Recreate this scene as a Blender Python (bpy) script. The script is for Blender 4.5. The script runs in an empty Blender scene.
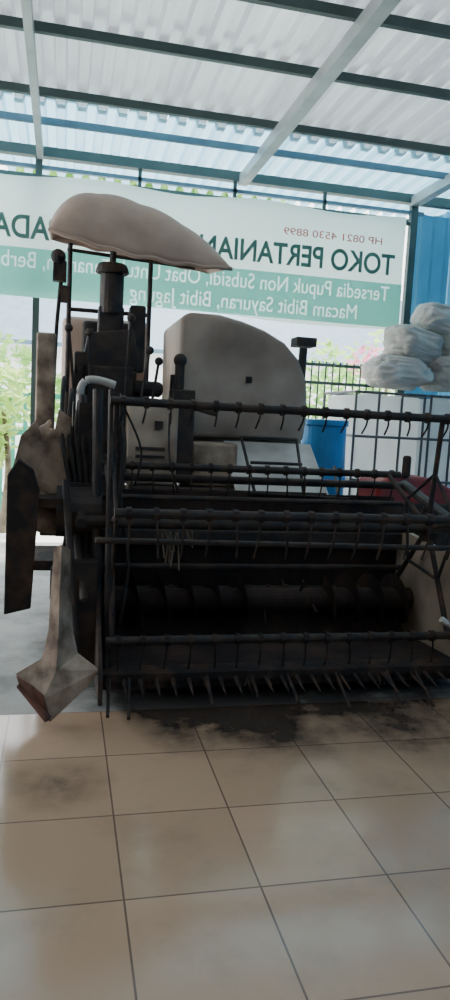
import bpy, bmesh, math, random
from mathutils import Vector, Matrix, noise
random.seed(7)
S=bpy.context.scene; COL=S.collection

# ---------------------------------------------------------------- materials
def newmat(name):
    m=bpy.data.materials.new(name); m.use_nodes=True
    return m, m.node_tree.nodes, m.node_tree.links, m.node_tree.nodes["Principled BSDF"]
def mat(name,c1,c2=None,rough=.6,metal=0,scale=6,bump=0.0,bscale=40,lo=.4,hi=.65,spec=.5,detail=6,stretch=None):
    m,N,L,b=newmat(name)
    b.inputs["Roughness"].default_value=rough; b.inputs["Metallic"].default_value=metal
    b.inputs["Specular IOR Level"].default_value=spec
    tc=N.new("ShaderNodeTexCoord"); src=tc.outputs["Object"]
    if stretch:
        mp=N.new("ShaderNodeMapping"); mp.inputs["Scale"].default_value=stretch
        L.new(src,mp.inputs[0]); src=mp.outputs[0]
    if c2 is None: c2=tuple(v*.8 for v in c1)
    n=N.new("ShaderNodeTexNoise"); n.inputs["Scale"].default_value=scale; n.inputs["Detail"].default_value=detail
    L.new(src,n.inputs["Vector"])
    r=N.new("ShaderNodeValToRGB"); r.color_ramp.elements[0].position=lo; r.color_ramp.elements[1].position=hi
    r.color_ramp.elements[0].color=(*c1,1); r.color_ramp.elements[1].color=(*c2,1)
    L.new(n.outputs["Fac"],r.inputs[0]); L.new(r.outputs[0],b.inputs["Base Color"])
    if bump:
        n2=N.new("ShaderNodeTexNoise"); n2.inputs["Scale"].default_value=bscale; L.new(src,n2.inputs["Vector"])
        bp=N.new("ShaderNodeBump"); bp.inputs["Strength"].default_value=bump; bp.inputs["Distance"].default_value=.02
        L.new(n2.outputs["Fac"],bp.inputs["Height"]); L.new(bp.outputs[0],b.inputs["Normal"])
    return m
def add_trans(m,col,fac):
    N=m.node_tree.nodes;L=m.node_tree.links;b=N["Principled BSDF"];o=N["Material Output"]
    t=N.new("ShaderNodeBsdfTranslucent"); t.inputs[0].default_value=(*col,1)
    x=N.new("ShaderNodeMixShader"); x.inputs[0].default_value=fac
    L.new(b.outputs[0],x.inputs[1]); L.new(t.outputs[0],x.inputs[2]); L.new(x.outputs[0],o.inputs[0])
    return m
M={}
M['black']=mat("black_greasy_steel",(.024,.022,.025),(.062,.044,.034),.6,.05,9,.2,spec=.35)
M['black2']=mat("sooty_rusty_steel",(.026,.022,.023),(.10,.058,.038),.8,0,10,.3,spec=.3,lo=.45,hi=.75)
M['pan']=mat("mud_caked_pan",(.028,.023,.024),(.075,.05,.038),.9,0,4,.4,30,stretch=(1,1,.3),spec=.2,lo=.42,hi=.75)
M['rubber']=mat("black_rubber",(.022,.021,.023),(.04,.036,.033),.85,0,10,.3,spec=.3)
M['cream']=mat("dirty_cream_paint",(.50,.40,.31),(.24,.175,.13),.55,0,3.5,.08,30,.38,.68)
M['creamdirt']=mat("muddy_cream_plastic",(.46,.35,.26),(.11,.07,.05),.7,0,7,.4,25,.36,.66)
M['tankp']=mat("faded_cream_tank",(.46,.37,.30),(.19,.14,.11),.6,0,2.1,.06,20,.36,.70)
M['rust']=mat("rust_brown_liner",(.16,.07,.05),(.07,.035,.03),.8,0,9,.3)
M['canopy']=mat("faded_tan_canopy",(.44,.32,.255),(.31,.22,.175),.65,0,4,.05,15,.4,.8)
M['white']=mat("grimy_white_paint",(.62,.60,.56),(.40,.37,.33),.5,0,4,.05)
M['green']=mat("dark_green_steel",(.045,.075,.07),(.06,.09,.085),.5,.2,5)
M['galv']=mat("galvanised_channel",(.42,.46,.46),(.34,.38,.38),.45,.3,5)
M['cagebar']=mat("dull_cage_tube",(.08,.09,.10),(.13,.13,.13),.5,.3,5)
M['bluebeam']=mat("blue_grey_beam",(.10,.18,.23),(.08,.14,.19),.5,.1,5)
M['red']=mat("faded_red_paint",(.42,.04,.04),(.22,.03,.03),.45,0,6)
M['barrel']=mat("blue_plastic_barrel",(.04,.30,.68),(.03,.24,.56),.4,0,4)
M['sack']=add_trans(mat("woven_white_sack",(.70,.67,.62),(.42,.39,.36),.85,0,5,.5,25,.35,.7),(.75,.72,.68),.18)
M['ibc']=add_trans(mat("milky_tank_plastic",(.90,.90,.88),(.76,.76,.74),.4,0,3),(.95,.95,.93),.6)
M['straw']=mat("rotten_straw",(.16,.13,.10),(.08,.065,.05),.9,0,10)
M['bark']=mat("tree_bark",(.2,.16,.11),(.12,.09,.06),.9,0,10,.4)
M['leaf']=add_trans(mat("leaf_green",(.20,.40,.12),(.32,.52,.16),.6,0,2.5),(.48,.74,.24),.5)
M['leafy']=add_trans(mat("leaf_yellow_green",(.44,.58,.18),(.26,.46,.14),.6,0,3),(.68,.86,.3),.5)
M['flower']=add_trans(mat("pink_bract",(.8,.25,.42),(.65,.16,.32),.6,0,3),(.85,.35,.5),.45)
M['fencegreen']=mat("green_fence_paint",(.05,.36,.24),(.04,.28,.19),.5,0,4)
M['extwall']=mat("white_plaster",(.88,.89,.88),(.82,.84,.82),.9,0,1.5)
M['wall']=mat("dim_painted_plaster",(.20,.175,.14),(.17,.145,.12),.9,0,1.5,.1)
M['bluesheet']=add_trans(mat("blue_sheet",(.16,.42,.56),(.12,.34,.48),.5,0,2),(.25,.6,.8),.3)
M['yard']=mat("bright_dusty_yard",(.80,.79,.76),(.68,.68,.63),.95,0,.8,.3,10)
M['roof']=add_trans(mat("zincalume_sheet",(.80,.83,.82),(.40,.44,.45),.38,.6,1.0,0,0,.25,.72,stretch=(5,.3,1)),(.8,.86,.88),.08)
M['roofblue']=add_trans(mat("blue_translucent_sheet",(.30,.52,.62),(.24,.44,.54),.4,0,1.2),(.45,.74,.85),.4)
M['txtdark']=add_trans(mat("banner_ink_dark",(.12,.24,.21),(.10,.20,.18),.6),(.18,.34,.30),.5)
M['txtred']=add_trans(mat("banner_ink_red",(.6,.10,.09),(.5,.08,.08),.6),(.8,.2,.18),.4)
M['teal']=add_trans(mat("banner_teal_print",(.16,.46,.40),(.13,.40,.35),.5,0,3),(.30,.72,.62),.5)
M['banner']=add_trans(mat("banner_vinyl",(.66,.76,.72),(.58,.69,.65),.5,0,1.2),(.70,.82,.77),.5)

def mth_factory(N,L):
    def mth(op,a,bv=0,clamp=False):
        q=N.new("ShaderNodeMath"); q.operation=op; q.use_clamp=clamp
        for i,v in enumerate((a,bv)):
            if isinstance(v,(int,float)): q.inputs[i].default_value=v
            else: L.new(v,q.inputs[i])
        return q.outputs[0]
    return mth
def ground_material(name,tile):
    m,N,L,b=newmat(name); mth=mth_factory(N,L)
    g=N.new("ShaderNodeNewGeometry")
    n=N.new("ShaderNodeTexNoise"); n.inputs["Scale"].default_value=2.6; n.inputs["Detail"].default_value=9; n.inputs["Roughness"].default_value=.65
    L.new(g.outputs["Position"],n.inputs["Vector"])
    n2=N.new("ShaderNodeTexNoise"); n2.inputs["Scale"].default_value=9; n2.inputs["Detail"].default_value=8; n2.inputs["Roughness"].default_value=.7
    L.new(g.outputs["Position"],n2.inputs["Vector"])
    bp=N.new("ShaderNodeBump")
    if tile:
        mp=N.new("ShaderNodeMapping"); mp.inputs["Location"].default_value=(-.2,-.15,0)
        L.new(g.outputs["Position"],mp.inputs[0])
        br=N.new("ShaderNodeTexBrick"); br.offset=0; br.squash=1
        br.inputs["Scale"].default_value=1; br.inputs["Brick Width"].default_value=.395; br.inputs["Row Height"].default_value=.43
        br.inputs["Mortar Size"].default_value=.0032; br.inputs["Mortar Smooth"].default_value=.1
        br.inputs["Color1"].default_value=(.48,.325,.22,1); br.inputs["Color2"].default_value=(.42,.285,.19,1); br.inputs["Mortar"].default_value=(.17,.11,.08,1)
        L.new(mp.outputs[0],br.inputs["Vector"]); colsrc=br.outputs["Color"]
        bp.inputs["Strength"].default_value=.3; bp.inputs["Distance"].default_value=.004; bp.invert=True; L.new(br.outputs["Fac"],bp.inputs["Height"])
        r=mth('ADD',mth('MULTIPLY',n.outputs["Fac"],.24),.02)
        b.inputs["Specular IOR Level"].default_value=.65
    else:
        cr=N.new("ShaderNodeValToRGB"); cr.color_ramp.elements[0].position=.4; cr.color_ramp.elements[1].position=.66
        cr.color_ramp.elements[0].color=(.33,.32,.30,1); cr.color_ramp.elements[1].color=(.19,.185,.175,1)
        L.new(n.outputs["Fac"],cr.inputs[0]); colsrc=cr.outputs[0]
        bp.inputs["Strength"].default_value=.35; bp.inputs["Distance"].default_value=.02; L.new(n2.outputs["Fac"],bp.inputs["Height"])
        r=mth('ADD',mth('MULTIPLY',n.outputs["Fac"],.4),.5)
    L.new(r,b.inputs["Roughness"]); L.new(bp.outputs[0],b.inputs["Normal"])
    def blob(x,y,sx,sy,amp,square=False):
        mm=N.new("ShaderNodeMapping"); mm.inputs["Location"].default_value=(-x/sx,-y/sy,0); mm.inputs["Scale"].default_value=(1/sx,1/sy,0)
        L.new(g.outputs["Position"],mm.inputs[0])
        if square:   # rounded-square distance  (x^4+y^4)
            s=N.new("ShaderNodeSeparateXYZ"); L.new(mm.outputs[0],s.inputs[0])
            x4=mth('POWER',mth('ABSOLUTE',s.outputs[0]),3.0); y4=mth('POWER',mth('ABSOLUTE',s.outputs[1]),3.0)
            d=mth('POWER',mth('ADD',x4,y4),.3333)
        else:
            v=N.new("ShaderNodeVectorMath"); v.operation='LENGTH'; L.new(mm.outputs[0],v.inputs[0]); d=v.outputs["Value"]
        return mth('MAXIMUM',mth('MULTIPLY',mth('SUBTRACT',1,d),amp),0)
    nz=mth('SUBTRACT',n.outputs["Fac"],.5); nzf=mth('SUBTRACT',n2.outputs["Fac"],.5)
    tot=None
    # machine's shade and dark reflection painted into the ground colour, plus faint wet stains
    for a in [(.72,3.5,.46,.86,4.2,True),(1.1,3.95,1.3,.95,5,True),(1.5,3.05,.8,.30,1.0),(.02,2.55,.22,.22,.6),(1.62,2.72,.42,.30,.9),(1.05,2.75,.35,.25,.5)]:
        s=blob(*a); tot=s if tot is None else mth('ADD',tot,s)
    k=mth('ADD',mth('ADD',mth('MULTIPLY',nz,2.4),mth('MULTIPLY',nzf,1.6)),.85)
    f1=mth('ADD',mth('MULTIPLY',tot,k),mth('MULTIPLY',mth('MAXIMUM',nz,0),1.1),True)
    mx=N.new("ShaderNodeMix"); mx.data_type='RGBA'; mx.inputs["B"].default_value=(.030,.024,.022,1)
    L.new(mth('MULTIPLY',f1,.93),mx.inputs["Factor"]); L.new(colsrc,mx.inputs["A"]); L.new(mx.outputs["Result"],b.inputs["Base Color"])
    return m
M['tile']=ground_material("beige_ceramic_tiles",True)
M['concrete']=ground_material("rough_shaded_concrete",False)  # concrete with the shade under the machine painted into its colour

# ---------------------------------------------------------------- geometry helpers
def empty(name,loc=(0,0,0)):
    o=bpy.data.objects.new(name,None); o.location=loc; COL.objects.link(o); o.empty_display_size=.2; return o
class P:
    """accumulates geometry into one mesh object"""
    def __init__(s,name,m,parent=None,bevel=0,smooth=False):
        s.bm=bmesh.new(); s.n=name; s.m=m; s.p=parent; s.bv=bevel; s.sm=smooth
    def box(s,a,b,rot=None):
        a=Vector(a);b=Vector(b);c=(a+b)/2;d=b-a
        mt=Matrix.Translation(c)
        if rot: mt=mt@Matrix.Rotation(rot[1],4,rot[0])
        mt=mt@Matrix.Diagonal((abs(d.x),abs(d.y),abs(d.z),1))
        bmesh.ops.create_cube(s.bm,size=1,matrix=mt); return s
    def tube(s,a,b,r,r2=None,seg=12):
        a=Vector(a);b=Vector(b);d=b-a
        if d.length<1e-6: return s
        mt=Matrix.Translation((a+b)/2)@d.to_track_quat('Z','Y').to_matrix().to_4x4()
        bmesh.ops.create_cone(s.bm,cap_ends=True,segments=seg,radius1=r,radius2=r if r2 is None else r2,depth=d.length,matrix=mt); return s
    def path(s,pts,r,seg=8,smooth=True):
        pts=[Vector(p) for p in pts]
        if smooth and len(pts)>2:
            q=[]
            for i in range(len(pts)-1):
                p0=pts[max(i-1,0)];p1=pts[i];p2=pts[i+1];p3=pts[min(i+2,len(pts)-1)]
                for k in range(6):
                    t=k/6
                    q.append(.5*((2*p1)+(p2-p0)*t+(2*p0-5*p1+4*p2-p3)*t*t+(3*p1-p0-3*p2+p3)*t**3))
            q.append(pts[-1]); pts=q
        rings=[]
        for i,p in enumerate(pts):
            d=(pts[min(i+1,len(pts)-1)]-pts[max(i-1,0)]).normalized()
            ax=Vector((1,0,0)) if abs(d.x)<.8 else Vector((0,0,1))
            u=d.cross(ax).normalized(); v=d.cross(u)
            rr=r if not callable(r) else r(i/(len(pts)-1))
            rings.append([s.bm.verts.new(p+u*rr*math.cos(2*math.pi*k/seg)+v*rr*math.sin(2*math.pi*k/seg)) for k in range(seg)])
        for a,b in zip(rings,rings[1:]):
            for k in range(seg): s.bm.faces.new((a[k],a[(k+1)%seg],b[(k+1)%seg],b[k]))
        s.bm.faces.new(rings[0]); s.bm.faces.new(rings[-1][::-1]); return s
    def prism(s,pts,lo,hi,axis='X'):
        def mk(p,t):
            return Vector((t,p[0],p[1])) if axis=='X' else (Vector((p[0],t,p[1])) if axis=='Y' else Vector((p[0],p[1],t)))
        A=[s.bm.verts.new(mk(p,lo)) for p in pts];B=[s.bm.verts.new(mk(p,hi)) for p in pts]
        n=len(pts); s.bm.faces.new(A); s.bm.faces.new(B[::-1])
        for i in range(n): s.bm.faces.new((A[i],B[i],B[(i+1)%n],A[(i+1)%n]))
        return s
    def sheet(s,rows):
        V=[[s.bm.verts.new(Vector(p)) for p in r] for r in rows]
        for a,b in zip(V,V[1:]):
            for i in range(len(a)-1): s.bm.faces.new((a[i],a[i+1],b[i+1],b[i]))
        return s
    def sphere(s,c,r,sc=(1,1,1),seg=14):
        bmesh.ops.create_uvsphere(s.bm,u_segments=seg,v_segments=seg//2+2,radius=r,matrix=Matrix.Translation(c)@Matrix.Diagonal((*sc,1))); return s
    def done(s,solid=0):
        bmesh.ops.recalc_face_normals(s.bm,faces=s.bm.faces)
        me=bpy.data.meshes.new(s.n); s.bm.to_mesh(me); s.bm.free()
        o=bpy.data.objects.new(s.n,me); COL.objects.link(o); me.materials.append(s.m)
        if s.p: o.parent=s.p
        if s.sm:
            for f in me.polygons: f.use_smooth=True
        if solid:
            k=o.modifiers.new("sol",'SOLIDIFY'); k.thickness=solid; k.offset=0
        if s.bv:
            k=o.modifiers.new("bev",'BEVEL'); k.width=s.bv; k.segments=3; k.limit_method='ANGLE'; k.angle_limit=math.radians(35)
        return o

# ---------------------------------------------------------------- shell
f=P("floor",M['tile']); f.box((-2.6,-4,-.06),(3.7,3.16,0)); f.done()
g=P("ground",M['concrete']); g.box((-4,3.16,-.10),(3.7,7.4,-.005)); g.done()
g=P("yard_ground",M['yard']); g.box((-14,7.4,-.14),(16,24,-.03)); g.box((-14,-4,-.14),(-4,7.4,-.03)); g.done()
w=P("wall_back",M['wall']); w.box((-2.6,-4.1,0),(3.7,-4,3.48)); w.done()
w=P("wall_left",M['wall']); w.box((-2.7,-4,0),(-2.6,3.6,3.4)); w.done()
def corr(name,m,x0,x1,ya,yb,za,zb,per=.15,h=.05):
    p=P(name,m); xs=[];x=x0
    while x<x1:
        for dx,z in ((0,0),(.40,0),(.50,1),(.90,1)): xs.append((x+dx*per,z*h))
        x+=per
    ny=6
    p.sheet([[(x,ya+(yb-ya)*j/ny,za+(zb-za)*j/ny+z) for x,z in xs] for j in range(ny+1)]); return p
corr("ceiling",M['roof'],-4,4.4,-4.2,5.78,3.56,3.56).done()
corr("ceiling_blue_eave",M['roofblue'],-4,4.4,5.70,7.3,3.54,3.50).done()
# right wall : blue corrugated sheet
p=P("wall_right",M['bluesheet']); ys=[];y=-4.0
while y<7.3:
    for dy,z in ((0,0),(.5,0),(.62,1),(.88,1)): ys.append((y+dy*.14,z*.02))
    y+=.14
p.sheet([[(3.72-d,y,z) for y,d in ys] for z in (0,3.5)]); p.done(.004)
p=P("wall_blue_infill",M['bluesheet']); xs=[];x=3.28
while x<3.7:
    for dx,z in ((0,0),(.5,0),(.62,1),(.88,1)): xs.append((x+dx*.14,z*.02))
    x+=.14
p.sheet([[(x,6.75-d,z) for x,d in xs] for z in (0,3.4)]); p.done(.004)
# steel roof frame
fr=empty("roof_frame",(0,0,0))
p=P("purlins",M['green'],fr)
for y in (-3.5,-2.5,-1.5,-.5,.5,1.5,2.4,3.2,3.93,4.62,5.5):
    p.box((-4,y-.018,3.50),(4.3,y+.018,3.555))
p.done()
p=P("eave_beams",M['green'],fr); p.box((-4,6.56,3.44),(4.3,6.64,3.52)); p.box((-4,7.2,3.42),(4.3,7.24,3.48)); p.done()
p=P("eave_blue_beam",M['bluebeam'],fr); p.box((-4,5.95,3.48),(4.3,5.98,3.53)); p.box((-4,6.57,3.34),(3.3,6.61,3.37)); p.done()
p=P("rafters",M['galv'],fr)
for x in (-.24,1.52):
    w_=.025 if x<0 else .04
    p.box((x-w_,-4,3.41),(x+w_,6.6,3.498))
p.box((3.15,-4,3.41),(3.23,6.6,3.498)); p.done(); 
p=P("posts",M['green'],fr)
for x,r in ((-.25,.028),(3.2,.034)): p.box((x-r,6.56,0),(x+r,6.62,3.44))
for x in (.6,1.45,2.3): p.box((x-.015,6.57,3.22),(x+.015,6.60,3.44))
p.box((-4,6.58,3.24),(3.2,6.60,3.27)); p.done()

# ---------------------------------------------------------------- banner
ban=empty("shop_banner",(0,0,0))
p=P("vinyl_sheet",M['banner'],ban,smooth=True)
rows=[]
for j in range(9):
    v=j/8; r=[]
    for i in range(61):
        u=i/60; x=-2.6+u*5.68
        sag=.05*math.sin(u*math.pi*4)**2
        z=(3.28-sag*(1-v)*.6)-(1.02+.03*math.sin(u*9))*v
        y=6.50+.025*math.sin(u*22+v*3)+.015*math.sin(v*7+u*5)
        r.append((x,y,z))
    rows.append(r)
p.sheet(rows); p.done()
def fontcurve(body,size):
    c=bpy.data.curves.new("t",'FONT'); c.body=body; c.size=size
    o=bpy.data.objects.new("lettering",c); COL.objects.link(o)
    bpy.context.view_layer.update(); return o,o.dimensions.x
def text(body,size,x_right,z,m,wmax,bold=.0):
    o,w_=fontcurve(body,size); o.data.offset=bold; o.data.extrude=.001; k=wmax/w_
    bpy.context.view_layer.update()
    dg=bpy.context.evaluated_depsgraph_get(); me=bpy.data.meshes.new_from_object(o.evaluated_get(dg))
    bpy.data.objects.remove(o)
    o=bpy.data.objects.new("lettering",me); COL.objects.link(o); me.materials.append(m); o.parent=ban
    # printed to be read from the street: mirrored when seen from inside the shop
    o.matrix_local=Matrix.Translation((x_right,6.455,z))@Matrix.Diagonal((-k,1,1,1))@Matrix.Rotation(math.pi/2,4,'X')
text("TOKO PERTANIAN LUMBUNG PADANG",.26,2.98,2.74,M['txtdark'],3.9,bold=.006)
text("HP 0821 4530 8899",.09,2.85,3.0,M['txtred'],.95)
# teal printed band with the letters left white (letters are openings in the ink layer)
def cutband(lines,x0,x1,z0,z1):
    cv=bpy.data.curves.new("teal_band",'CURVE'); cv.dimensions='2D'; cv.fill_mode='BOTH'; cv.resolution_u=6
    for body,size,xr,z,wm in lines:
        o,w_=fontcurve(body,size); k=wm/w_
        for q in bpy.context.selected_objects: q.select_set(False)
        o.select_set(True); bpy.context.view_layer.objects.active=o
        bpy.ops.object.convert(target='CURVE'); o=bpy.context.object
        for sp in o.data.splines:
            ns=cv.splines.new('BEZIER'); ns.bezier_points.add(len(sp.bezier_points)-1); ns.use_cyclic_u=True
            for a,b in zip(sp.bezier_points,ns.bezier_points):
                b.handle_left_type='FREE'; b.handle_right_type='FREE'
                T_=lambda c:(xr-c.x*k,c.y+z,0)
                b.co=T_(a.co); b.handle_left=T_(a.handle_left); b.handle_right=T_(a.handle_right)
        bpy.data.objects.remove(o)
    ns=cv.splines.new('POLY'); ns.points.add(3); ns.use_cyclic_u=True
    for q,c in zip(ns.points,((x0,z0),(x1,z0),(x1,z1),(x0,z1))): q.co=(c[0],c[1],0,1)
    o=bpy.data.objects.new("teal_band",cv); COL.objects.link(o); bpy.context.view_layer.update()
    dg=bpy.context.evaluated_depsgraph_get(); me=bpy.data.meshes.new_from_object(o.evaluated_get(dg)); bpy.data.objects.remove(o)
    o=bpy.data.objects.new("teal_band",me); COL.objects.link(o); me.materials.clear(); me.materials.append(M['teal']); o.parent=ban
    o.matrix_local=Matrix.Translation((0,6.452,0))@Matrix.Rotation(math.pi/2,4,'X')
cutband([("Tersedia Pupuk Non Subsidi, Obat Untuk Tanaman, Berbagai",.19,2.95,2.50,3.7),
         ("Macam Bibit Sayuran, Bibit Jagung",.19,2.65,2.31,2.1)],-2.6,3.07,2.26,2.66)

# ---------------------------------------------------------------- combine harvester
H=empty("combine_harvester",(1.1,4.6,0))
def HP(name,m,**k):
    q=P(name,M[m],None,**k); od=q.done
    def done(solid=0):
        o=od(solid); o.parent=H; o.matrix_parent_inverse=Matrix.Translation((-1.1,-4.6,0)); return o
    q.done=done; return q
XL,XR=.20,2.06
# header pan + sides
p=HP("header_pan",'pan'); p.prism([(3.34,.13),(3.36,.09),(3.95,.07),(4.14,.28),(4.14,.70),(4.11,.70),(4.11,.30),(3.93,.10),(3.4,.13)],XL,XR); p.done()
p=HP("header_side_plates",'black2',bevel=.004)
sp=[(3.05,.07),(3.3,.05),(4.14,.05),(4.14,.72),(3.8,.66),(3.35,.36),(3.1,.2)]
p.prism(sp,XL-.02,XL); p.done()
p=HP("header_side_cream",'cream',bevel=.004); p.prism([(3.0,.06),(4.14,.05),(4.14,.72),(3.35,.66),(3.15,.5)],XR,XR+.03); p.done()
p=HP("header_top_beam",'black',bevel=.01); p.box((XL-.02,4.05,.60),(XR+.03,4.14,.69)); p.box((XL,4.0,.47),(XR,4.03,.50)); p.done()
p=HP("header_rear_shield",'pan',bevel=.004); p.prism([(4.14,.66),(4.2,.9),(4.22,.9),(4.17,.64)],XL,XR); p.done()
p=HP("header_underframe",'black2',bevel=.01); p.box((.42,3.38,.0),(1.08,3.46,.085)); p.box((.48,3.46,.0),(.6,4.3,.06)); p.box((.98,3.46,.0),(1.08,4.3,.06)); p.box((.3,3.9,.0),(1.95,4.0,.06)); p.done()
# auger
p=HP("auger",'pan'); p.tube((XL,3.90,.32),(XR,3.90,.32),.065,seg=20)
n=260
for sgn,xa,xb in ((1,XL,1.1),(-1,XR,1.5)):
    prev=None
    for i in range(n):
        t=i/(n-1); x=xa+(xb-xa)*t; a=sgn*t*2*math.pi*(abs(xb-xa)/.15)
        c=Vector((x,3.90,.32)); d=Vector((0,math.cos(a),math.sin(a)))
        v=(p.bm.verts.new(c+d*.06),p.bm.verts.new(c+d*.15))
        if prev: p.bm.faces.new((prev[0],v[0],v[1],prev[1]))
        prev=v
for x in (1.15,1.22,1.29,1.36,1.43): p.tube((x,3.90,.32),(x,3.90+.14*math.cos(x*20),.32+.14*math.sin(x*20)),.008,seg=6)
p.done()
# cutter bar & guards
p=HP("cutter_bar",'black2'); p.box((XL,3.24,.10),(XR,3.36,.14)); p.box((XL,3.26,.06),(XR,3.30,.10))
x=XL+.03
while x<XR:
    p.tube((x,3.26,.11),(x,3.10,.085),.014,.003,6); x+=.0762
p.done()
# reel
rc=(3.60,.80); R=.60; ang=[math.radians(a) for a in (96,168,240,312,24)]
bars=[(rc[0]+R*math.cos(a),rc[1]+R*math.sin(a)) for a in ang]
p=HP("reel_shaft",'black'); p.tube((XL-.08,rc[0],rc[1]),(XR+.06,rc[0],rc[1]),.034,seg=18); p.done()
p=HP("reel_bars",'black')
for y,z in bars: p.tube((XL+.02,y,z),(XR+.0,y,z),.021)
p.done()
p=HP("reel_spokes",'black2')
for x in (.25,1.98):
    for i,(y,z) in enumerate(bars):
        p.tube((x,rc[0],rc[1]),(x,y,z),.014)
        y2,z2=bars[(i+1)%5]; 
        p.tube((x,(rc[0]+y)/2,(rc[1]+z)/2),(x,(rc[0]+y2)/2,(rc[1]+z2)/2),.009)
    p.tube((x-.02,*rc),(x+.02,*rc),.08,seg=20)
p.done()
p=HP("reel_tines",'black2')
for bi,(y,z) in enumerate(bars):
    x=XL+.08
    while x<XR-.05:
        j=random.uniform(-.01,.01); l=.19 if bi else .10
        p.tube((x-.012,y,z),(x+.012,y,z),.029,seg=8)
        p.path([(x,y-.01,z),(x+j,y-.02,z-l*.5),(x+j*2,y+.015,z-l)],.0048,6); x+=.115
p.done()
# reel lift arms
p=HP("reel_arms",'black',bevel=.006)
for x in (XL-.1,XR+.08):
    p.tube((x,4.25,.98),(x,3.5,.80),.03); p.tube((x,4.2,.66),(x,3.75,.86),.022); p.tube((x,4.0,.72),(x,3.9,.88),.03)
p.tube((XL-.1,4.22,.97),(XR+.1,4.22,.97),.024)
p.tube((XL-.02,4.08,.87),(XR,4.08,.87),.016)
p.tube((XL-.05,3.12,.79),(XR,3.12,.77),.013)
p.done()
# left cluster: hydraulic tubes, chain cover, uprights
p=HP("left_uprights",'black',smooth=False)
p.tube((.10,3.9,1.42),(.13,3.55,.08),.022); p.tube((.17,3.75,1.45),(.19,3.5,.1),.026); p.tube((.05,3.95,1.25),(.06,3.8,.5),.032)
p.tube((.23,3.6,1.45),(.23,3.35,.12),.016); p.tube((.0,4.1,1.2),(.12,3.4,.45),.02)
p.tube((.30,3.85,1.44),(.30,3.8,.7),.012); p.tube((.02,3.6,1.0),(.1,3.35,.15),.018)
p.box((.02,3.7,.45),(.17,4.0,.98)); p.box((-.03,3.85,.72),(.08,4.1,1.12)); p.tube((-.02,3.72,.83),(.2,3.72,.83),.13,seg=22); p.tube((-.04,3.55,.50),(.14,3.55,.50),.08,seg=18)
p.box((.07,3.45,.10),(.18,3.85,.62)); p.box((.08,3.8,1.0),(.2,3.95,1.38))
p.done()
p=HP("hydraulic_hoses",'rubber',smooth=True)
for k in range(5):
    dx=.035*k
    p.path([(.02+dx,4.3,1.45-.05*k),(.0+dx*1.2,4.0,1.5-.06*k),(.0+dx,3.8,1.2),(.05+dx*.8,3.7,.9),(.02+dx,3.6,.55),(.1+dx*.4,3.6,.2)],.012)
p.path([(.28,3.9,1.35),(.31,3.7,1.2),(.29,3.6,.9),(.34,3.6,.6),(.3,3.5,.3)],.01)
p.path([(.30,3.9,1.40),(.42,3.95,1.15),(.40,4.0,.95)],.006); p.path([(.62,4.3,1.35),(.60,4.1,1.1),(.66,4.1,.9)],.006)
p.done()
p=HP("white_elbow_pipe",'white',smooth=True)
p.path([(.28,4.1,1.49),(.2,4.1,1.51),(.13,4.1,1.51),(.095,4.1,1.47),(.09,4.1,1.38),(.09,4.1,1.26)],.022,10); p.done()
def lump(p,c,sx,sy,sz,seed,amp=.25,sub=4,crease=.0,pw=.75,tilt=0):
    r=bmesh.ops.create_icosphere(p.bm,subdivisions=sub,radius=1)
    R_=Matrix.Rotation(tilt,3,'Y')
    for v in r['verts']:
        q=v.co.copy(); s3=Vector((seed,seed*2,seed*.7)); n_=noise.noise(q*1.4+s3)*amp+(1-abs(noise.noise(q*2.3+s3*1.7))*2.4)*crease
        for ax in range(3): q[ax]=math.copysign(abs(q[ax])**pw,q[ax])
        q*=1+n_
        q=R_@Vector((q.x*sx,q.y*sy,q.z*sz))
        v.co=q+Vector(c)
# folded grain-bag tray / mud shield on the left flank
p=HP("side_shield_muddy",'creamdirt',bevel=.004)
p.prism([(-.17,.93),(-.02,.86),(.03,1.0),(.04,1.30),(-.02,1.34),(-.05,1.16),(-.12,1.10)],3.80,3.84,'Y')
p.prism([(-.24,1.02),(-.15,.92),(-.08,1.14),(-.13,1.28),(-.2,1.2)],3.74,3.78,'Y')
p.sheet([[(-.24,3.74,1.03),(-.14,3.70,.95),(-.02,3.8,.88)],[(-.22,3.7,.86),(-.13,3.66,.80),(.0,3.76,.78)],[(-.2,3.75,.80),(-.12,3.74,.72),(.0,3.78,.70)]])
p.done(.006)
p=HP("shield_rag",'creamdirt',smooth=True); lump(p,(-.09,3.86,1.12),.06,.05,.13,8,.5,4,.12); p.done()
p=HP("left_dark_board",'black2',bevel=.006)
p.prism([(-.255,.34),(-.13,.37),(-.10,.95),(-.13,1.05),(-.2,1.1),(-.25,1.02)],3.55,3.59,'Y'); p.box((-.2,3.59,.55),(.05,4.0,.6)); p.box((-.22,3.6,.86),(.02,4.1,.91)); p.box((-.2,3.59,.36),(-.17,3.62,1.0)); p.done()
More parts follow.
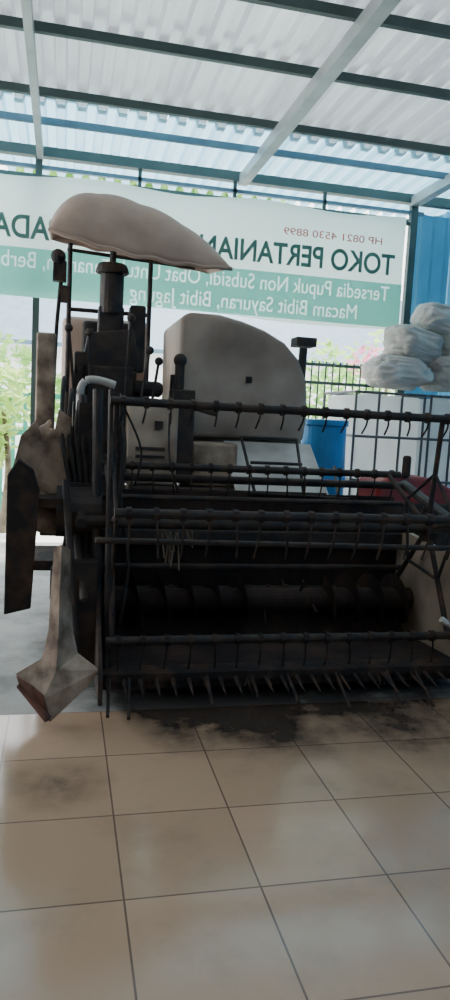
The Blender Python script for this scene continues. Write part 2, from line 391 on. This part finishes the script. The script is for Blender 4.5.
# crop divider shoe
p=HP("crop_divider",'creamdirt')
p.sheet([[(-.02,3.2,.74),(.01,3.17,.76),(.045,3.22,.73)],
         [(-.03,3.2,.55),(.005,3.16,.55),(.05,3.24,.55)],
         [(-.035,3.18,.38),(.005,3.13,.36),(.06,3.24,.38)],
         [(-.06,3.17,.25),(.0,3.09,.22),(.09,3.2,.26)],
         [(-.17,3.15,.19),(-.05,3.03,.12),(.19,3.14,.20)],
         [(-.13,3.15,.12),(-.02,3.05,.01),(.12,3.12,.12)]])
p.done(.008)
p=HP("divider_liner",'rust'); p.sheet([[(-.165,3.12,.19),(-.10,3.06,.17),(-.05,3.02,.14)],[(-.14,3.12,.11),(-.08,3.05,.08),(-.02,3.03,.02)]]); p.tube((-.15,3.12,.15),(-.03,3.01,.04),.016); p.done(.006)
p=HP("right_divider_rod",'white'); p.tube((1.86,3.12,.40),(2.03,3.1,.30),.011); p.tube((1.86,3.12,.40),(1.83,3.12,.42),.016); p.done()
# rotten straw rags caught on the reel
p=HP("straw_rags",'straw')
for cx,cy,cz,nn,l in ((.5,3.3,.80,9,.2),(.62,3.5,.78,5,.12),(.9,3.25,.1,6,.08),(1.6,3.25,.12,6,.08)):
    for _ in range(nn):
        a=Vector((cx+random.gauss(0,.02),cy+random.gauss(0,.015),cz)); b=a+Vector((random.gauss(0,.015),random.gauss(0,.02),-l*random.uniform(.4,1)))
        p.tube(a,b,.004,seg=4)
p.done()
p=HP("lifter_rods",'black2')
for x,l in ((.24,.17),(.33,.2),(.7,.1),(1.1,.1),(1.35,.16),(1.62,.16),(1.78,.2)):
    p.tube((x,3.25,.12),(x-.02,3.0,.12-l*.45),.008)
p.done()
# chassis and tracks
p=HP("chassis",'black2',bevel=.01)
p.box((.15,4.35,.45),(1.65,6.2,.60)); p.box((.4,4.3,.3),(1.65,4.5,.9)); p.tube((.35,4.9,.25),(1.68,4.9,.25),.05); p.tube((.35,5.7,.25),(1.68,5.7,.25),.05); p.done()
for xa in (.36,1.30):
    p=HP("track",'rubber')
    prof=[]
    for i in range(13):
        a=math.pi/2+math.pi*i/12; prof.append((4.35+.25*math.cos(a),.25+.25*math.sin(a)))
    for i in range(13):
        a=-math.pi/2+math.pi*i/12; prof.append((5.95+.25*math.cos(a),.25+.25*math.sin(a)))
    p.prism(prof,xa,xa+.38)
    for k in range(22):
        y=4.3+k*.078; p.box((xa-.01,y,.485),(xa+.39,y+.03,.52))
    for k in range(7):
        a=math.pi/2+math.pi*k/6; c=(4.35+.255*math.cos(a),.25+.245*math.sin(a)); p.box((xa-.01,c[0]-.018,c[1]-.018),(xa+.39,c[0]+.018,c[1]+.018))
    p.done()
    p=HP("track_wheels",'black2')
    for y,r in ((4.37,.2),(4.75,.1),(5.0,.1),(5.25,.1),(5.5,.1),(5.93,.2)): p.tube((xa-.03,y,.03+r),(xa+.41,y,.03+r),r,seg=20)
    p.done()
# bodies
p=HP("thresher_body",'cream',bevel=.03); p.box((.80,4.95,.6),(1.68,6.2,1.22)); p.done()
p=HP("feeder_house",'black2',bevel=.01); p.prism([(4.14,.12),(4.14,.55),(4.9,1.12),(5.0,1.12),(5.0,.6)],1.05,1.62); p.done()
p=HP("feeder_cover",'white',bevel=.006); p.prism([(4.24,.84),(4.26,.86),(4.72,1.19),(4.72,1.15)],1.05,1.66); p.prism([(4.22,.83),(4.26,.86),(4.26,.66),(4.22,.66)],1.02,1.68); p.done()
p=HP("feeder_frame",'black'); 
for a,b in (((1.14,4.18,.90),(1.14,4.6,1.22)),((1.45,4.18,.90),(1.52,4.6,1.22)),((1.14,4.6,1.22),(1.52,4.6,1.22)),((1.1,4.18,.90),(1.75,4.18,.88)),((1.16,4.4,1.07),(1.5,4.4,1.07)),((1.68,4.2,.9),(1.8,4.6,1.05))): p.tube(a,b,.010)
p.done()
p=HP("front_body_panel",'cream',bevel=.02); p.box((.38,4.45,.90),(.70,5.2,1.40)); p.done()
p=HP("body_skirt",'creamdirt',bevel=.02); p.box((.36,4.42,.62),(.95,4.5,.90)); p.box((.80,4.5,.9),(1.1,4.7,1.18)); p.done()
p=HP("panel_vents",'black'); 
for z in (1.02,1.07,1.12): p.box((.44,4.44,z),(.62,4.455,z+.018))
p.box((.55,4.43,1.25),(.60,4.45,1.3)); p.done()
p=HP("dark_column",'black',bevel=.01); p.box((.655,4.46,.92),(.80,4.62,1.50)); p.tube((.70,4.5,1.5),(.70,4.5,1.66),.03); p.sphere((.70,4.5,1.68),.042); p.tube((.78,4.5,1.4),(.95,4.48,1.36),.018); p.done()
p=HP("left_cream_panel",'creamdirt',bevel=.015); p.box((-.16,4.4,1.02),(-.05,4.75,1.78)); p.done()
p=HP("operator_platform",'black2',bevel=.015); p.box((-.12,4.4,.58),(.38,5.4,1.08)); p.done()
# operator station
p=HP("operator_console",'black',bevel=.015)
p.box((.13,4.55,1.05),(.42,4.85,1.62)); p.prism([(.1,1.6),(.46,1.6),(.42,1.86),(.14,1.82)],4.6,4.8,'Y'); p.box((.2,4.68,1.8),(.36,4.78,2.0))
p.tube((.28,4.72,1.95),(.28,4.72,2.2),.075,seg=18); p.tube((.28,4.72,2.2),(.28,4.72,2.26),.11,.09,18)
p.tube((.42,4.7,1.5),(.62,4.75,1.5),.05); p.box((.44,4.62,1.1),(.60,4.9,1.44)); p.box((.40,4.7,1.6),(.5,4.85,2.02)); p.box((.06,4.6,1.1),(.13,4.8,1.7)); p.done()
p=HP("operator_seat",'rubber',bevel=.03); p.box((.12,5.0,1.4),(.52,5.4,1.5)); p.box((.12,5.36,1.48),(.52,5.46,1.98)); p.box((.22,5.1,1.08),(.42,5.3,1.4)); p.done()
p=HP("rear_engine_cowl",'canopy',bevel=.05); p.box((-.02,5.5,1.05),(.62,6.1,2.02)); p.done()
p=HP("control_levers",'black')
for x,y,t in ((.08,4.5,(.02,4.45,1.82)),(.16,4.5,(.14,4.42,1.8)),(.45,4.5,(.50,4.42,1.72)),(.52,4.5,(.56,4.44,1.66)),(.36,4.5,(.38,4.4,1.9))):
    p.tube((x,y,1.3),t,.009); p.sphere(t,.026)
p.done()
p=HP("lamp_mast",'black2',bevel=.004); p.path([(-.06,4.6,1.5),(-.05,4.6,1.85),(-.03,4.58,2.12)],.013); p.box((-.08,4.54,2.1),(.0,4.6,2.22)); p.sphere((-.05,4.55,2.24),.045); p.box((-.03,4.56,1.98),(.02,4.6,2.08)); p.done()
p=HP("umbrella_poles",'black'); p.tube((.02,5.0,1.05),(.02,5.0,2.42),.016); p.tube((.55,5.0,1.05),(.55,5.0,2.4),.016); p.tube((.28,4.9,1.9),(.30,4.95,2.5),.022); p.tube((.02,5.0,2.0),(.55,5.0,2.0),.014); p.tube((.0,5.0,2.38),(.85,5.0,2.34),.012); p.done()
# canopy : sun shade with slightly sagging skin
p=HP("sun_canopy",'canopy',smooth=True)
rows=[]
NU,NV=60,26
for j in range(NV+1):
    v=-math.cos(math.pi*j/NV); r=[]
    for i in range(NU+1):
        u=-math.cos(math.pi*i/NU)
        cx=.445+.55*u
        peak=-.30
        uu=(u-peak)/(1-peak) if u>peak else (u-peak)/(1+peak)
        hx=max(0,1-abs(uu)**(2.1 if u>peak else 2.4))**(.66 if u>peak else .52)
        hv=max(0,1-abs(v)**2.6)**.5
        z=2.32-.06*u+.32*hx*hv-.05*(1-u*u)*(-v if v<0 else 0)
        z+=(.012*abs(math.sin(u*6.5))-.008)*hx*hv+.008*math.sin(u*17)*(1-hv)*(1-u*u)
        y=4.85+.38*v*(.9+.1*math.sqrt(max(0,1-u*u)))
        z+=.12*(v+1)*.38
        r.append((cx,y,z))
    rows.append(r)
p.sheet(rows); p.done(.012)
p=HP("canopy_rim",'canopy',smooth=True); p.path([rows[0][i] for i in range(0,NU+1,4)],.013); p.done()
# grain tank
p=HP("grain_tank",'tankp',bevel=.035)
p.prism([(.74,1.20),(.73,1.97),(.78,2.01),(.98,2.01),(1.14,1.98),(1.30,1.93),(1.44,1.86),(1.54,1.76),(1.61,1.62),(1.63,1.40),(1.61,1.20)],4.72,5.6,'Y'); p.done()
p=HP("tank_fittings",'black',bevel=.004); p.box((1.5,4.66,1.84),(1.64,4.8,1.9)); p.tube((1.62,4.9,1.2),(1.66,5.0,1.86),.03); p.tube((.69,4.7,1.2),(.69,4.7,1.6),.02); p.box((1.18,4.705,1.58),(1.22,4.725,1.62)); p.done()

# ---------------------------------------------------------------- right side objects
def ibc(x0,y0,w_=.72,h=1.6):
    e=empty("caged_liquid_tank",(x0,y0,0))
    def q(n,m,**k):
        a=P(n,M[m],None,**k); od=a.done
        def dn(s=0):
            o=od(s); o.parent=e; o.matrix_parent_inverse=Matrix.Translation((-x0,-y0,0)); return o
        a.done=dn; return a
    a=q("bottle",'ibc',bevel=.06); a.box((x0+.02,y0+.02,.14),(x0+w_-.02,y0+.72,h-.05)); a.tube((x0+w_/2,y0+.38,h-.05),(x0+w_/2,y0+.38,h),.1,seg=20); a.done()
    a=q("cage",'cagebar')
    for i in range(4):
        x=x0+w_*i/3; a.tube((x,y0,.12),(x,y0,h-.02),.011,seg=8); a.tube((x,y0+.74,.12),(x,y0+.74,h-.02),.011,seg=8)
    for i in range(5):
        z=.15+(h-.18)*i/4
        for yy in (y0-.01,y0+.75): a.tube((x0,yy,z),(x0+w_,yy,z),.011,seg=8)
        for xx in (x0,x0+w_): a.tube((xx,y0,z),(xx,y0+.74,z),.011,seg=8)
    a.done()
    a=q("pallet",'black2'); a.box((x0,y0,.08),(x0+w_,y0+.74,.12))
    for i in range(3): a.box((x0+i*(w_-.1)/2,y0,-.005),(x0+i*(w_-.1)/2+.1,y0+.74,.08))
    a.done()
ibc(2.36,5.65,.62,1.64); ibc(3.04,5.65,.62,1.64)
# sacks : tied woven bags, pillow body with puckered neck
p=P("sack_pile",M['sack'],None,smooth=True)
def sack(c,sx,sy,sz,seed,tilt):
    r=bmesh.ops.create_icosphere(p.bm,subdivisions=5,radius=1)
    R_=Matrix.Rotation(tilt,3,'Y')
    for v in r['verts']:
        q=v.co.copy(); s3=Vector((seed,seed*2,seed*.7))
        q0=q.copy()
        for ax,pw in ((0,.62),(1,.7),(2,.8)): q[ax]=math.copysign(abs(q[ax])**pw,q[ax])
        fold=abs(noise.noise(Vector((q0.x*1.2,q0.y*3.5,q0.z*5))+s3))
        big=noise.noise(q0*1.3+s3)
        q*=1+big*.22-fold*.22
        q=R_@Vector((q.x*sx,q.y*sy,q.z*sz)); v.co=q+Vector(c)
for i,(x,y,z,sx,sy,sz,t) in enumerate(((2.84,5.95,1.81,.26,.26,.155,.05),(3.36,5.95,1.82,.26,.26,.16,-.05),(3.0,6.0,2.05,.24,.25,.16,.25),(3.42,6.0,2.09,.20,.25,.17,-.2),(3.24,6.02,2.30,.22,.24,.14,.12))):
    sack((x,y,z),sx,sy,sz,i*3.1+1,t)
p.done()
# barrel
p=P("water_barrel",M['barrel'],None,bevel=.008)
bx,by=2.08,5.60
for z0,z1,r0_,r1_ in ((0,.42,.18,.19),(.42,.46,.2,.2),(.46,.88,.19,.19),(.88,.92,.2,.2),(.92,1.32,.19,.18),(1.32,1.37,.195,.195)):
    p.tube((bx,by,z0-.004),(bx,by,z1-.004),r0_,r1_,28)
p.done()
# hand tractor (red cowl)
T=empty("walking_tractor",(2.5,4.9,0))
def TP(n,m,**k):
    a=P(n,M[m],None,**k); od=a.done
    def dn(s=0):
        o=od(s); o.parent=T; o.matrix_parent_inverse=Matrix.Translation((-2.5,-4.9,0)); return o
    a.done=dn; return a
a=TP("cowl",'red',bevel=.03); a.prism([(2.2,.72),(2.2,.93),(2.3,1.0),(2.62,.98),(2.86,.88),(2.9,.72)],4.75,5.15,'Y'); a.done()
a=TP("engine",'black2',bevel=.02); a.box((2.15,4.7,.35),(2.9,5.2,.80)); a.tube((2.4,4.74,.98),(2.4,4.74,1.14),.03); a.done()
a=TP("wheels",'rubber',bevel=.02)
for y in (4.66,5.28):
    a.tube((2.52,y-.06,.255),(2.52,y+.06,.255),.26,seg=28)
a.tube((2.52,4.6,.26),(2.52,5.34,.26),.04); a.done()
a=TP("handlebars",'black'); 
for y in (4.8,5.1): a.path([(2.8,y,.6),(3.1,y,.8),(3.4,y,.92),(3.55,y,.92)],.016)
a.tube((3.3,4.8,.88),(3.3,5.1,.88),.012); a.done()
# fences
p=P("steel_gate",M['green'],None)
for i in range(18):
    x=1.9+i*.075; p.tube((x,7.0,0),(x,7.0,1.95),.008,seg=6)
for z in (.1,.9,1.72,1.9): p.box((1.88,6.985,z),(3.2,7.015,z+.03))
p.done()
p=P("garden_fence",M['fencegreen'],None)
for i in range(26):
    x=-3.4+i*.14; p.box((x,9.0,-.03),(x+.05,9.03,1.55))
for z in (.25,1.0,1.45): p.box((-3.4,9.03,z),(.3,9.06,z+.06))
p.done()
# foliage
def foliage(name,m,blobs,nleaf,size):
    p=P(name,m)
    for (c,r) in blobs:
        for _ in range(nleaf):
            d=Vector((random.gauss(0,1),random.gauss(0,1),random.gauss(0,1))).normalized()*random.random()**.4
            q=Vector((c[0]+d.x*r[0],c[1]+d.y*r[1],c[2]+d.z*r[2]))
            if q.z<.0: continue
            a=Vector((random.gauss(0,1),random.gauss(0,1),random.gauss(0,.6))).normalized(); b=a.cross(Vector((random.random(),random.random(),1))).normalized()
            s=size*random.uniform(.6,1.3)
            vs=[p.bm.verts.new(q+a*s),p.bm.verts.new(q+b*s*.45),p.bm.verts.new(q-a*s),p.bm.verts.new(q-b*s*.45)]
            p.bm.faces.new(vs)
    return p
def tree(name,x,y,h,blobs,nl,s,m,tr=.1):
    p=foliage(name,m,blobs,nl,s)
    o=p.done()
    t=P("trunk",M['bark'],o); t.path([(x,y,-.05),(x+.06,y,h*.5),(x,y,h)],lambda k:tr*(1-k*.6)); t.done()
tree("mango_tree",.6,11,4.4,[((.2,11,4.85),(1.0,.8,.55)),((1.5,11.3,5.0),(1.0,.8,.5)),((2.6,11.4,4.9),(.8,.7,.5))],800,.13,M['leaf'])
tree("papaya_tree",-.62,8.1,1.3,[((-.62,8.1,1.45),(.35,.3,.4)),((-.75,8.1,.95),(.3,.3,.3))],150,.10,M['leafy'],.05)
tree("garden_tree",-1.1,10.4,1.6,[((-1.2,10.4,1.9),(.9,.6,.5)),((-.3,10.6,1.4),(.6,.5,.5))],350,.11,M['leaf'])
hb=foliage("hedge",M['leaf'],[((2.6,9.2,.9),(.6,.4,.9)),((3.5,9.3,1.3),(.7,.4,1.2)),((4.4,9.5,1.5),(.8,.5,1.3))],600,.09)
for x in (2.4,2.8,3.3,3.7,4.3): hb.path([(x,9.3,-.04),(x+.05,9.3,.5),(x,9.35,1.0)],.02,6)
hb.done()
tree("bougainvillea_bush",3.7,8.0,1.9,[((3.5,8.0,2.05),(.3,.25,.22)),((4.0,8.0,2.2),(.35,.3,.3))],130,.05,M['flower'],.04)
p=P("neighbour_house",M['extwall'],None); p.box((-9,15,-.05),(12,15.3,2.6)); p.done()
p=P("neighbour_roof",M['bluebeam'],None); p.prism([(14.3,2.5),(14.3,2.58),(18,4.6),(18,4.5)],-10,13); p.done()

# ---------------------------------------------------------------- light
w=bpy.data.worlds.new("overcast_sky"); S.world=w; w.use_nodes=True
N=w.node_tree.nodes;L=w.node_tree.links;bg=N["Background"]
tc=N.new("ShaderNodeTexCoord");sx=N.new("ShaderNodeSeparateXYZ");L.new(tc.outputs["Generated"],sx.inputs[0])
r=N.new("ShaderNodeValToRGB"); r.color_ramp.elements[0].color=(1,.98,.96,1); r.color_ramp.elements[0].position=0
r.color_ramp.elements[1].color=(.80,.87,1,1); r.color_ramp.elements[1].position=.8
L.new(sx.outputs[2],r.inputs[0]);L.new(r.outputs[0],bg.inputs[0]); bg.inputs[1].default_value=5.6
sd=bpy.data.lights.new("sun",'SUN'); sd.energy=10; sd.angle=.1; sd.color=(1,.96,.9)
so=bpy.data.objects.new("sun",sd); COL.objects.link(so); so.rotation_euler=(math.radians(-14),math.radians(8),0); so.location=(0,5,8)
ld=bpy.data.lights.new("added_fill_lamp",'AREA'); ld.energy=3; ld.size=1.2; ld.color=(1,.82,.62)  # added lamp, out of view behind the camera, for warm fill
lo=bpy.data.objects.new("added_fill_lamp",ld); COL.objects.link(lo); lo.location=(.6,-1.2,3.35)

# ---------------------------------------------------------------- camera
psi,th,rho=math.radians(12.9),math.radians(6.6),math.radians(3.0)
fw=Vector((math.sin(psi)*math.cos(th),math.cos(psi)*math.cos(th),-math.sin(th)))
r0=Vector((math.cos(psi),-math.sin(psi),0)); u0=r0.cross(fw)
up=u0*math.cos(rho)-r0*math.sin(rho); rt=r0*math.cos(rho)+u0*math.sin(rho)
cd=bpy.data.cameras.new("camera"); cd.sensor_fit='VERTICAL'; cd.sensor_height=36; cd.lens=26
co=bpy.data.objects.new("camera",cd); COL.objects.link(co)
Mx=Matrix((rt,up,-fw)).transposed().to_4x4(); Mx.translation=Vector((0,0,1.35)); co.matrix_world=Mx
S.camera=co
